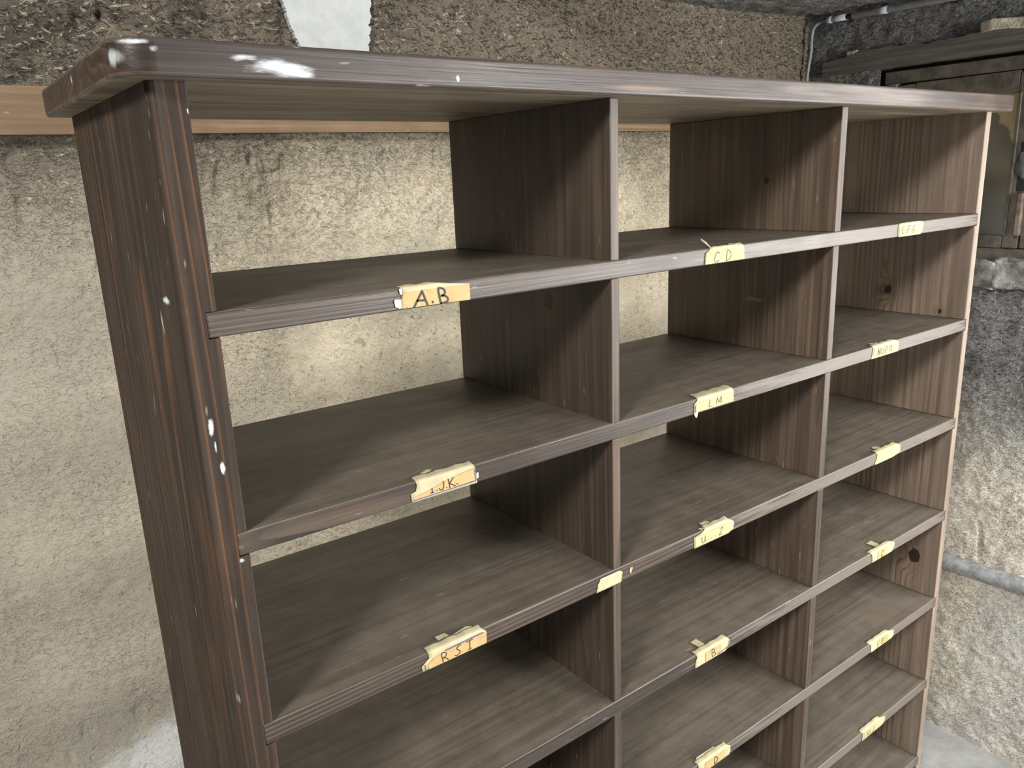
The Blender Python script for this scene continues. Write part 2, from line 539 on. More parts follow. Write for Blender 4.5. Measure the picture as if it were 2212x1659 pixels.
M_PIPE = plain('painted_grey_pipe', (0.27, 0.285, 0.30), 0.5, 50, 0.3, 0.001, 120)
M_STONE = plain('limewashed_sill_stone', (0.26, 0.265, 0.26), 0.9, 30, 0.6, 0.006, 55)


def glass_dirty():
    N = NT('dust_coated_window_glass')
    p = N.n('ShaderNodeTexCoord').outputs['Object']
    n1 = N.noise(p, 7, 4, 0.5)
    n2 = N.noise(p, 2.2, 2, 0.5)
    z = N.n('ShaderNodeSeparateXYZ', {0: p}).outputs
    c = N.mix(N.ramp(n1, 0.3, 0.7), (0.15, 0.145, 0.115), (0.20, 0.19, 0.145))
    c = N.mix(N.ramp(z[2], ZT - 0.22, ZT - 0.16, 1, 0), c, (0.115, 0.125, 0.12))
    e = N.math('SUBTRACT', N.math('ADD', z[2], N.math('MULTIPLY', z[1], -2.2)), N.math('MULTIPLY', N.math('SUBTRACT', N.noise(p, 16, 3), 0.5), 0.16))
    c = N.mix(N.ramp(e, ZT - 0.425, ZT - 0.410), c, (0.50, 0.42, 0.24))
    return N.finish(c, 0.35, None, 0.5)


M_GLASS = glass_dirty()


def paper(name, col, var, spots, rough=0.6):
    N = NT(name)
    p = N.n('ShaderNodeTexCoord').outputs['Object']
    n1 = N.noise(p, 60, 4, 0.6)
    c = N.mix(N.ramp(n1, 0.35, 0.7), col, tuple(x * (1 - var) for x in col))
    c = N.mix(N.math('MULTIPLY', N.ramp(N.noise(p, 190, 3, 0.6), 0.58, 0.72), 0.45), c, spots)
    return N.finish(c, rough, N.bump(N.noise(p, 240, 3), 0.0004), 0.2)


M_TAPE = paper('yellowed_tape', (0.48, 0.43, 0.275), 0.14, (0.40, 0.33, 0.19), 0.5)
M_CARD = paper('tan_aged_card', (0.50, 0.345, 0.16), 0.16, (0.36, 0.23, 0.10))
M_CARDP = paper('pale_aged_card', (0.50, 0.415, 0.215), 0.1, (0.42, 0.33, 0.16))
M_WHITEP = paper('off_white_paper', (0.58, 0.57, 0.51), 0.08, (0.7, 0.66, 0.55))
M_INK = plain('black_ink', (0.025, 0.024, 0.028), 0.6)
M_INKG = plain('faded_grey_ink', (0.10, 0.09, 0.078), 0.7)
M_INKL = plain('very_faded_ink', (0.11, 0.095, 0.07), 0.7)
M_BLUE = plain('blue_print_line', (0.055, 0.065, 0.24), 0.6)

# ------------------------------------------------------------------ the room
YW = 0.711          # back wall
XW = 1.965          # right wall
ZC = ZT + 0.321     # ceiling
WY0, WY1 = -0.27, 0.488      # window opening, along the right wall
WZ0, WZ1 = ZT - 0.335, ZT + 0.158

UX = axis_pts((-3.0, -0.30, 0.03), (-0.30, XW + 0.03, 0.0028))
VZ = axis_pts((0.0, 0.6, 0.006), (0.6, ZT - 0.06, 0.0042), (ZT - 0.06, ZC + 0.01, 0.0027), (ZC + 0.01, 3.3, 0.04))


def disp_back(u, v):
    up = sstep(ZT - 0.28, ZT + 0.10, v + 0.25 * vnoise(u, v, 2.5, 91))
    d = 0.012 * fbm(u, v, 3.0, 1, 3)
    d += 0.0042 * fbm(u, v, 22, 11, 3) * (0.35 + 0.65 * up)
    r = 1 - np.abs(2 * (vnoise(u + 0.01 * vnoise(u, v, 60, 31), v, 75, 21)))
    d += 0.0035 * r * up + 0.0008 * r * (1 - up)
    r2 = np.abs(vnoise(u * 0.8, v * 1.7, 120, 41))
    d += 0.004 * r2 * up
    # pits and torn out straw
    pits = sstep(0.30, 0.42, vnoise(u, v, 34, 51))
    d -= 0.006 * pits * (0.3 + 0.7 * up)
    # the old nail hole at upper left and the seat of the smooth patch
    hole = np.exp(-(((u - 0.0905) / 0.006) ** 2 + ((v - (ZT + 0.1823)) / 0.010) ** 2))
    d -= 0.03 * hole
    pm = sstep(0.0, 0.01, u - 0.37) * sstep(0.0, 0.01, 0.565 - u) * sstep(ZT + 0.05, ZT + 0.07, v)
    d = d * (1 - 0.6 * pm) - 0.004 * pm
    return d


wall_back = structure(sheet('wall_back', UX, VZ, lambda u, v, d: (u, YW - d, v), disp_back, M_WALLB))

UY = axis_pts((-3.6, -0.35, 0.03), (-0.35, YW + 0.02, 0.004))
VZ2 = axis_pts((0.0, ZT - 0.45, 0.005), (ZT - 0.45, ZC + 0.01, 0.0035), (ZC + 0.01, 3.3, 0.04))


def disp_right(u, v):
    low = 1 - sstep(ZT - 0.95, ZT - 0.45, v)
    d = 0.014 * fbm(u + 5, v, 3.2, 61, 3) + 0.005 * fbm(u, v, 26, 66, 3)
    d += 0.0035 * np.abs(vnoise(u, v, 85, 71)) + 0.003 * low * fbm(u, v * 1.4, 48, 76, 2)
    # crack in the whitewash
    cx = 0.108 + 0.12 * (v - (ZT - 1.09)) + 0.012 * vnoise(u * 0, v, 22, 81)
    crack = np.exp(-((u - cx) / 0.004) ** 2) * sstep(ZT - 1.15, ZT - 1.13, v) * (1 - sstep(ZT - 1.05, ZT - 1.03, v))
    d -= 0.016 * crack
    near = np.maximum(np.maximum(WY0 - u, u - WY1), np.maximum(WZ0 - v, v - WZ1))
    d *= sstep(0.0, 0.03, near)
    return d


W2 = (-1.75, -0.36, ZT - 0.95, ZT + 0.27)   # second window opening, beside the camera


def keep_right(u, v):
    a = (u > WY0) & (u < WY1) & (v > WZ0) & (v < WZ1)
    b = (u > W2[0]) & (u < W2[1]) & (v > W2[2]) & (v < W2[3])
    return ~(a | b)


wall_right = structure(sheet('wall_right', UY, VZ2, lambda u, v, d: (XW - d, u, v), disp_right, M_WALLR, keep_right))

UCX = axis_pts((0.75, XW + 0.03, 0.006))
UCY = axis_pts((-3.6, -0.2, 0.05), (-0.2, YW + 0.03, 0.006))
structure(sheet('ceiling', UCX, UCY, lambda u, v, d: (u, v, ZC - d),
                lambda u, v: 0.014 * fbm(u, v, 4, 101, 3) + 0.006 * fbm(u, v, 40, 105, 2) + 0.004 * np.abs(vnoise(u, v, 90, 108)), M_CEIL))
structure(sheet('floor', axis_pts((-3.0, XW + 0.03, 0.05)), axis_pts((-3.6, YW + 0.03, 0.05)), lambda u, v, d: (u, v, d),
                lambda u, v: 0.0 * u, M_FLOOR))

# smooth white plaster patch on the back wall
bm = bmesh.new()
left = [(0.385, 0.40), (0.380, 0.30), (0.376, 0.245), (0.381, 0.226), (0.386, 0.212), (0.389, 0.20), (0.391, 0.188), (0.397, 0.178), (0.399, 0.168), (0.405, 0.158), (0.408, 0.14), (0.41, 0.08)]
right = [(0.554, 0.40), (0.556, 0.30), (0.551, 0.245), (0.553, 0.232), (0.548, 0.224), (0.552, 0.215), (0.549, 0.205), (0.544, 0.198), (0.549, 0.19), (0.544, 0.18), (0.547, 0.172), (0.540, 0.163), (0.541, 0.15), (0.545, 0.14), (0.54, 0.08)]
out = [(x, z) for x, z in left] + [(x, z) for x, z in reversed(right)]
# jitter the outline
o2 = []
for i in range(len(out)):
    a = out[i]; b = out[(i + 1) % len(out)]
    for k in range(5):
        t = k / 5
        o2.append((a[0] + (b[0] - a[0]) * t + random.uniform(-1, 1) * 0.0016, a[1] + (b[1] - a[1]) * t))
patch = poly_plate('plaster_patch', [(x, ZT + z) for x, z in o2], YW - 0.009, YW + 0.012, M_PATCH, wall_back)

# pale pine batten along the back wall
YB = YW - 0.016
bt = poly_plate('trim_1', [(-1.6, ZT + 0.0705 - 0.002), (0.4, ZT + 0.0715), (1.96, ZT + 0.074), (1.96, ZT + 0.015), (1.36, ZT + 0.012), (0.47, ZT + 0.0073), (-0.07, ZT + 0.0029), (-1.6, ZT - 0.006)],
                YB - 0.008, YW + 0.006, M_BATTEN, None)
structure(bt)

# ------------------------------------------------------------------ window in the right wall
win = structure(empty('window_1', (XW, (WY0 + WY1) / 2, WZ0)))
wl = Vector(win.location)


def wbox(name, x0, x1, y0, y1, z0, z1, mat, parent=win, bev=0.002):
    o = board(name, x0, x1, y0, y1, z0, z1, [mat, mat], None, bev=bev, seg=1)
    o.parent = parent
    pl = Vector(parent.location) if parent is win else Vector(parent.location) + wl
    o.location = Vector(o.location) - pl
    return o


XF = XW + 0.012       # face of the frame, set back
fr = 0.040
wbox('frame_head', XF, XF + 0.04, WY0 - 0.03, WY1 - 0.007, WZ1 - fr, WZ1 - 0.008, M_WFRAME)
wbox('gap_shade_board', XF + 0.045, XF + 0.06, WY0 - 0.05, WY1 + 0.05, WZ1 - fr - 0.01, WZ1 + 0.05, M_BLACK)  # black boards put behind the frame gaps in place of recess shade
wbox('gap_shade_board', XF + 0.045, XF + 0.06, WY1 - fr + 0.005, WY1 + 0.05, WZ0, WZ1 - fr - 0.012, M_BLACK)
wbox('frame_foot', XF, XF + 0.06, WY0 - 0.03, WY1 + 0.03, WZ0 - 0.03, WZ0 + 0.028, M_WFRAME)
wbox('frame_jamb', XF, XF + 0.043, WY1 - fr, WY1 - 0.007, WZ0 + 0.028, WZ1 - fr, M_WFRAME)
wbox('frame_jamb', XF, XF + 0.06, WY0 - 0.03, WY0 + fr, WZ0 + 0.028, WZ1 - fr, M_WFRAME)
PY0, PY1, PZ0, PZ1 = 0.149, 0.400, ZT - 0.275, ZT + 0.066


def sash(y0, y1, py0, py1):
    x0, x1 = XF + 0.008, XF + 0.050
    s = wbox('sash_stile', x0, x1, y0, py0, WZ0 + 0.029, WZ1 - fr - 0.005, M_WFRAME)
    wbox('sash_stile', x0, x1, py1, y1, WZ0 + 0.029, WZ1 - fr - 0.005, M_WFRAME)
    wbox('sash_rail', x0, x1, py0, py1, PZ1, WZ1 - fr - 0.002, M_WFRAME)
    wbox('sash_rail', x0, x1, py0, py1, WZ0 + 0.029, PZ0, M_WFRAME)
    g = wbox('pane', XF + 0.026, XF + 0.030, py0 - 0.004, py1 + 0.004, PZ0 - 0.004, PZ1 + 0.004, M_GLASS, bev=0.0005)
    # keep the glass pattern in place: bake room coordinates into the mesh
    off = Vector(g.location) + wl
    for v in g.data.vertices:
        v.co += off
    g.location = -wl
    return s


sash(0.112, WY1 - fr - 0.002, PY0, PY1)
sash(WY0 + fr + 0.002, 0.108, WY0 + 0.085, 0.064)
# thin glazing beads beside the visible pane and the cover strip where the leaves meet
wbox('glazing_bead', XF + 0.003, XF + 0.016, 0.140, 0.147, PZ0, PZ1, M_WFRAME, bev=0.001)
wbox('cover_strip', XF - 0.008, XF + 0.008, 0.106, 0.120, WZ0 + 0.06, ZT - 0.17, plain('worn_brown_strip', (0.13, 0.10, 0.08), 0.6, 40, 0.4), bev=0.003)
# window latch: lumpy old iron knob with its plate
bm = bmesh.new()
bmesh.ops.create_uvsphere(bm, u_segments=14, v_segments=9, radius=1.0)
for v in bm.verts:
    v.co = Vector((v.co.x * 0.016, v.co.y * 0.018, v.co.z * 0.030 + 0.006 * math.sin(v.co.y * 5)))
lk = link('latch', to_mesh(bm, 'latch', True), plain('dull_iron', (0.055, 0.055, 0.055), 0.5, 60, 0.4, 0.001, 200), win)
lk.location = Vector((XF - 0.018, 0.112, ZT - 0.105)) - wl
wbox('latch_plate', XF - 0.012, XF - 0.006, 0.099, 0.123, ZT - 0.165, ZT - 0.05, M_BLACK, bev=0.002)

# weathered timber lintel and stone sill
bm = bmesh.new()
bmesh.ops.create_cube(bm, size=1.0)
LX0, LX1, LY0, LY1, LZ0, LZ1 = XW - 0.012, XW + 0.05, -0.36, 0.655, ZT + 0.159, ZT + 0.209
for v in bm.verts:
    v.co = Vector((v.co.y * (LY1 - LY0), v.co.x * (LX1 - LX0), v.co.z * (LZ1 - LZ0)))
bmesh.ops.subdivide_edges(bm, edges=[e for e in bm.edges if abs(e.verts[0].co.x - e.verts[1].co.x) > 0.1], cuts=60)
for v in bm.verts:
    k = v.co.x
    if v.co.z > 0:
        v.co.z += 0.004 * math.sin(k * 23) + random.uniform(-0.0025, 0.0025) - 0.012 * max(0, (k - 0.40) / 0.12)
    else:
        v.co.z += random.uniform(-0.0008, 0.0008)
bmesh.ops.recalc_face_normals(bm, faces=bm.faces)
li = link('lintel', to_mesh(bm, 'lintel'), M_LINTEL, win)
li.location = Vector(((LX0 + LX1) / 2, (LY0 + LY1) / 2, (LZ0 + LZ1) / 2)) - wl
li.rotation_euler = (0, 0, math.pi / 2)


def lump_block(name, x0, x1, y0, y1, z0, z1, mat, parent, amp, n=(6, 40, 6), seed=3):
    bm = bmesh.new()
    bmesh.ops.create_cube(bm, size=1.0)
    bmesh.ops.subdivide_edges(bm, edges=bm.edges[:], cuts=10, use_grid_fill=True)
    for v in bm.verts:
        v.co = Vector((v.co.x * (x1 - x0), v.co.y * (y1 - y0), v.co.z * (z1 - z0)))
    P = np.array([v.co[:] for v in bm.verts])
    dx = fbm(P[:, 1] + 3.3, P[:, 2] + P[:, 0], 22, seed, 3)
    dz = fbm(P[:, 1] + 7.7, P[:, 0], 18, seed + 7, 3)
    for i, v in enumerate(bm.verts):
        v.co.x += amp * dx[i]
        v.co.z += amp * dz[i]
        v.co.y += amp * dz[i]
    for f in bm.faces:
        f.smooth = True
    o = link(name, to_mesh(bm, name), mat, parent)
    o.location = Vector(((x0 + x1) / 2, (y0 + y1) / 2, (z0 + z1) / 2)) - wl
    return o


yy = -0.33
k = 0
for w in (0.14, 0.11, 0.125, 0.10, 0.13, 0.12, 0.115):
    lump_block('sill_stone', XW - 0.022, XW + 0.07, yy, yy + w - 0.004, ZT - 0.402, ZT - 0.334, M_STONE, win, 0.024, seed=200 + 13 * k)
    yy += w
    k += 1
# cream plaster left standing above the lintel
lump_block('plaster_lump', XW - 0.018, XW + 0.02, -0.10, 0.235, ZT + 0.208, ZT + 0.232, plain('cream_plaster', (0.50, 0.46, 0.37), 0.95, 60, 0.25, 0.003, 120), win, 0.012, seed=300)
lump_block('plaster_lump', XW - 0.012, XW + 0.02, 0.555, 0.585, ZT + 0.200, ZT + 0.216, bpy.data.materials['cream_plaster'], win, 0.008, seed=320)

# second window of the right wall (beside the camera, outside the picture): plain frame round the daylight
win2 = structure(empty('window_2', (XW, (W2[0] + W2[1]) / 2, W2[2])))
for (a, b, c, d) in ((W2[0], W2[1], W2[3] - 0.05, W2[3]), (W2[0], W2[1], W2[2], W2[2] + 0.05), (W2[0], W2[0] + 0.05, W2[2] + 0.05, W2[3] - 0.05), (W2[1] - 0.05, W2[1], W2[2] + 0.05, W2[3] - 0.05)):
    o = board('frame_bar', XW + 0.01, XW + 0.06, a, b, c, d, [M_WFRAME, M_WFRAME], None, seg=1)
    o.parent = win2
    o.location = Vector(o.location) - Vector(win2.location)

# ------------------------------------------------------------------ conduit, cable, low pipe
cond = empty('electrical_conduit', (XW - 0.02, 0.3, ZT + 0.303))
tag(cond, 'pale grey plastic conduit clipped along the top of the sooty right wall', 'conduit')
cl0 = Vector(cond.location)


def cpart(name, pts, r, mat, seg=14):
    return tube(name, [Vector(p) - cl0 for p in pts], r, mat, cond, seg)


XP = XW - 0.021
cpart('tube', [(XP, 0.640, ZT + 0.3045), (XP, 0.586, ZT + 0.304)], 0.0082, M_COND)
cpart('tube', [(XP, 0.568, ZT + 0.3035), (XP, -0.4, ZT + 0.291)], 0.0082, M_COND)
cpart('rubber_joint', [(XP, 0.586, ZT + 0.304), (XP, 0.568, ZT + 0.3035)], 0.0066, M_BLACK)
cpart('coupling_sleeve', [(XP, 0.643, ZT + 0.3046), (XP, 0.628, ZT + 0.3043)], 0.0092, M_COND)
cpart('coupling_sleeve', [(XP, 0.500, ZT + 0.3024), (XP, 0.470, ZT + 0.302)], 0.0092, M_COND)
cpart('clip', [(XW - 0.001, 0.577, ZT + 0.294), (XW - 0.012, 0.577, ZT + 0.294)], 0.004, M_BLACK)
cpart('clip', [(XW - 0.001, 0.30, ZT + 0.291), (XW - 0.012, 0.30, ZT + 0.291)], 0.004, M_BLACK)

cb = tube('electrical_cable', [(XP, 0.645, ZT + 0.3047), (XP + 0.001, 0.667, ZT + 0.303), (XP - 0.002, 0.683, ZT + 0.290), (XP - 0.002, 0.688, ZT + 0.262),
                               (XP - 0.003, 0.687, ZT + 0.23), (XP - 0.006, 0.690, ZT + 0.19), (XP - 0.008, 0.692, ZT + 0.15), (XP - 0.006, 0.692, ZT + 0.05), (XP - 0.006, 0.692, ZT - 0.3), (XP - 0.006, 0.692, ZT - 0.9)],
          0.0046, M_CABLE, None, 10, 6)
tag(cb, 'thin grey cable hanging down the corner between the two plaster walls', 'cable')

lp = empty('wall_pipe', (XW - 0.012, 0.0, ZT - 1.17))
tag(lp, 'thick grey painted pipe running low along the whitewashed right wall', 'pipe')
tube('pipe_run', [Vector((-0.010, 0.70, 0.004)), Vector((-0.010, 0.19, -0.003)), Vector((-0.010, -0.5, 0.004)), Vector((-0.010, -1.6, 0.0))], 0.0225, M_PIPE, lp, 18)
for yy in (0.42, -0.62):
    tube('pipe_clip', [Vector((-0.010, yy - 0.012, 0.0)), Vector((-0.010, yy + 0.012, 0.0))], 0.0245, M_PIPE, lp, 18)

# ------------------------------------------------------------------ the shelving unit
D = 0.351
XL0, XR, XR1 = -0.0312, 1.4729, 1.4935
STH = 0.0225
TOPS = [-0.1907, -0.4012, -0.6118, -0.8221, -1.0331, -1.2441, -1.4536, -1.664]
unit = empty('pigeonhole_shelf', (0.73, 0.175, 0.0))
tag(unit, 'tall dark stained wooden pigeonhole shelf with open back and taped letter labels', 'shelf')
ul = Vector(unit.location)


def adopt(o):
    o.parent = unit
    o.location = Vector(o.location) - ul
    return o


# top board, paint smears on its front left
TOPMARKS = [((-0.668, -0.192, -0.004), (0.060, 0.03, 0.0135), WHITE, 0.50, 42, (0.5, 1.0, 2.4)),
            ((-0.700, -0.192, 0.003), (0.034, 0.03, 0.0075), WHITE, 0.55, 60, (0.5, 1.0, 2.0)),
            ((-0.648, -0.192, -0.009), (0.032, 0.03, 0.006), WHITE, 0.50, 50, (0.4, 1.0, 2.4)),
            ((-0.782, -0.186, 0.0105), (0.030, 0.026, 0.006), WHITE, 0.52, 50, (0.7, 0.7, 1.8)),
            ((-0.766, -0.190, 0.006), (0.011, 0.03, 0.008), WHITE, 0.74, 70, (1.0, 1.0, 0.7)),
            ((-0.790, -0.175, 0.000), (0.020, 0.022, 0.016), (0.42, 0.44, 0.45), 0.66, 60, (1.2, 1.2, 0.5)),
            ((-0.795, -0.004, 0.003), (0.012, 0.010, 0.014), WHITE, 0.68, 60, (1.0, 1.0, 0.6)),
            ((-0.487, -0.192, -0.005), (0.006, 0.02, 0.008), WHITE, 0.62, 90, (1.6, 1.0, 0.6)),
            ((0.30, -0.192, 0.0), (0.55, 0.03, 0.05), (0.14, 0.12, 0.105), 0.62, 10, (0.35, 1.0, 7.0)),  # pale sheen and dust painted into the right part of the front
            ((-0.20, -0.192, -0.006), (0.16, 0.02, 0.009), (0.17, 0.115, 0.09), 0.52, 12, (0.3, 1.0, 2.0))]
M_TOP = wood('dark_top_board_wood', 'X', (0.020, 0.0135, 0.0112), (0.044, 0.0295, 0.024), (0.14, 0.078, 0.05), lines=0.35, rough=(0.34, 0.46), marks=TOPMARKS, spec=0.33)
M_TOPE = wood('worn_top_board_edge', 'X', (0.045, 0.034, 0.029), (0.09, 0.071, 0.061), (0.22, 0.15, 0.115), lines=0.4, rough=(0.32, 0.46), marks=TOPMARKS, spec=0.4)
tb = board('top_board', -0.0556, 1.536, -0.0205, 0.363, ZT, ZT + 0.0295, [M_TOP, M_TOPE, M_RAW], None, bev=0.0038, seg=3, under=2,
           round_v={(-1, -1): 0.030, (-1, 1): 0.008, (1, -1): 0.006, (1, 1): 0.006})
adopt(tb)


def panel(name, xo, xi, nd, mats, r, front=None):
    """side panel with housings for the shelves; xo outer face, xi inner face, nd housing depth"""
    s = 1 if xi > xo else -1
    pts = [(xo, ZT), (xi, ZT)]
    for t in TOPS:
        pts += [(xi, ZT + t + 0.0008), (xi - s * nd, ZT + t + 0.0008), (xi - s * nd, ZT + t - STH - 0.0008), (xi, ZT + t - STH - 0.0008)]
    pts += [(xi, 0.0), (xo, 0.0)]
    c = Vector(((xo + xi) / 2, D / 2, ZT / 2))
    bm = bmesh.new()
    a = [bm.verts.new((p[0] - c.x, 0 - c.y, p[1] - c.z)) for p in pts]
    b = [bm.verts.new((p[0] - c.x, D - c.y, p[1] - c.z)) for p in pts]
    n = len(pts)
    bm.faces.new(a)
    bm.faces.new(list(reversed(b)))
    for i in range(n):
        bm.faces.new((a[i], b[i], b[(i + 1) % n], a[(i + 1) % n]))
    bmesh.ops.recalc_face_normals(bm, faces=bm.faces)
    ox = xo - c.x
    es = [e for e in bm.edges if all(abs(v.co.x - ox) < 1e-6 for v in e.verts) and abs(e.verts[0].co.z - e.verts[1].co.z) > 1]
    fr_ = [e for e in es if e.verts[0].co.y < 0]
    bk = [e for e in es if e.verts[0].co.y > 0]
    rr = bmesh.ops.bevel(bm, geom=fr_, offset=r, segments=5, profile=0.5, affect='EDGES')
    for f in rr['faces']:
        f.smooth = True
    bmesh.ops.bevel(bm, geom=bk, offset=0.003, segments=2, profile=0.5, affect='EDGES')
    ix = xi - c.x
    es = [e for e in bm.edges if all(abs(v.co.x - ix) < 1e-6 and v.co.y < -D / 2 + 1e-6 for v in e.verts)]
    rr = bmesh.ops.bevel(bm, geom=es, offset=0.0012, segments=1, profile=0.5, affect='EDGES')
    for f in rr['faces']:
        f.material_index = 1
    bm.normal_update()
    if front is not None:
        for f in bm.faces:
            if f.normal.y < -0.9:
                f.material_index = front
    bmesh.ops.triangulate(bm, faces=[f for f in bm.faces if len(f.verts) > 6])
    me = to_mesh(bm, name)
    o = link(name, me, None, None, c)
    for mt in mats:
        me.materials.append(mt)
    return adopt(o)


cz = ZT / 2


def P(x, y, z):   # left panel object coordinates from (x, y, depth below the top)
    return (x + 0.0156, y - D / 2, ZT + z - cz)


M_LEFT = wood('dark_left_side_wood', 'Z', (0.030, 0.0230, 0.0185), (0.060, 0.0455, 0.036), (0.165, 0.080, 0.043), lines=0.8, ringscale=42, thin=(0.68, 1.0), rough=(0.55, 0.7), spec=0.1, fixed=(0.43, 0.16, 0.2),
              marks=[(P(-0.031, 0.040, -0.181), (0.012, 0.028, 0.009), WHITE, 0.58, 60, (1.0, 1.0, 1.0)),
                     (P(-0.031, 0.067, -0.203), (0.012, 0.008, 0.026), WHITE, 0.60, 80, (1.0, 1.0, 0.5)),
                     (P(-0.0187, 0.0, -0.292), (0.0055, 0.01, 0.020), WHITE, 0.56, 130, (1.0, 1.0, 0.7)),
                     (P(-0.0175, 0.0, -0.312), (0.0030, 0.01, 0.012), WHITE, 0.58, 130, (1.0, 1.0, 0.7)),
                     (P(-0.0140, 0.0, -0.333), (0.0042, 0.01, 0.013), WHITE, 0.58, 130, (1.0, 1.0, 0.7)),
                     (P(-0.0087, 0.0, -0.429), (0.006, 0.01, 0.007), WHITE, 0.64, 150, (1.0, 1.0, 1.0)),
                     (P(-0.0012, 0.0, -0.023), (0.003, 0.01, 0.006), WHITE, 0.58, 90, (1.0, 1.0, 1.0))])
panel('side_panel', XL0, 0.0, 0.0102, [M_LEFT, M_EDGE_Z], 0.0065)
M_RIGHT = wood('dark_right_side_wood', 'Z', (0.205, 0.152, 0.115), (0.34, 0.262, 0.203), (0.070, 0.047, 0.033), lines=0.9, thin=(0.55, 1.0), rough=(0.36, 0.5), fixed=(0.17, 0.2, 0.4),
               knots=[((-0.0103, -0.1226, ZT - 0.948 - cz), 0.014), ((-0.0103, -0.011, ZT - 0.3533 - cz), 0.0085), ((-0.0103, -0.1245, ZT - 0.389 - cz), 0.004)],
               marks=[((-0.0103, 0.000, ZT - 0.300 - cz), (0.01, 0.010, 0.028), (0.20, 0.10, 0.045), 0.55, 20, (1.0, 1.0, 0.5))])
panel('side_panel', XR1, XR, 0.0070, [M_RIGHT, M_FRONT_R, M_FRONT_R], 0.003, 2)

for t in TOPS:
    adopt(board('shelf', -0.0098, XR + 0.0068, 0.0, D, ZT + t - STH, ZT + t, [M_SHELF, M_EDGE_X, M_FRONT_X], None, bev=0.0016, front=2))

PD, PM, PLI = (0.085, 0.060, 0.043), (0.185, 0.132, 0.096), (0.038, 0.026, 0.018)
M_PANEL2 = wood('paler_divider_wood', 'Z', PD, PM, PLI, lines=0.6, thin=(0.5, 1.0), rough=(0.36, 0.5))  # paler copy of the panel wood for the second divider
M_DIVK = wood('dark_divider_wood_with_knot', 'Z', (0.046, 0.033, 0.0245), (0.095, 0.068, 0.050), (0.022, 0.015, 0.011), lines=0.5, rough=(0.34, 0.5), knots=[((-0.007, -0.0516, 0.055), 0.010)])
M_DIVK2 = wood('dark_divider_wood_with_eye', 'Z', PD, PM, PLI, lines=0.4, rough=(0.34, 0.5), knots=[((-0.008, -0.0426, -0.0124), 0.005)],
               marks=[((-0.008, 0.0236, -0.020), (0.01, 0.012, 0.034), (0.16, 0.078, 0.034), 0.5, 14, (1.0, 1.0, 0.5))])
M_DIVS = wood('dark_divider_wood_with_stain', 'Z', PD, PM, PLI, lines=0.5, rough=(0.34, 0.5),
              marks=[((-0.008, -0.03, -0.006), (0.01, 0.065, 0.013), (0.24, 0.17, 0.10), 0.66, 45, (1.0, 0.6, 1.0))])
up = 0.0
for k, t in enumerate(TOPS):
    for j, (xa, xb) in enumerate(((0.4802, 0.4942), (0.9745, 0.991))):
        mt = M_DIVK if (j == 0 and k == 1) else (M_DIVK2 if (j == 1 and k == 0) else (M_DIVS if (j == 1 and k == 1) else (M_PANEL2 if j else M_PANEL)))
        dx = random.uniform(-0.0006, 0.0006)
        adopt(board('divider', xa + dx, xb + dx, 0.0008, D - 0.001, ZT + t, ZT + up, [mt, M_EDGE_Z, M_FRONT_Z], None, bev=0.0011, front=2))
    up = t - STH

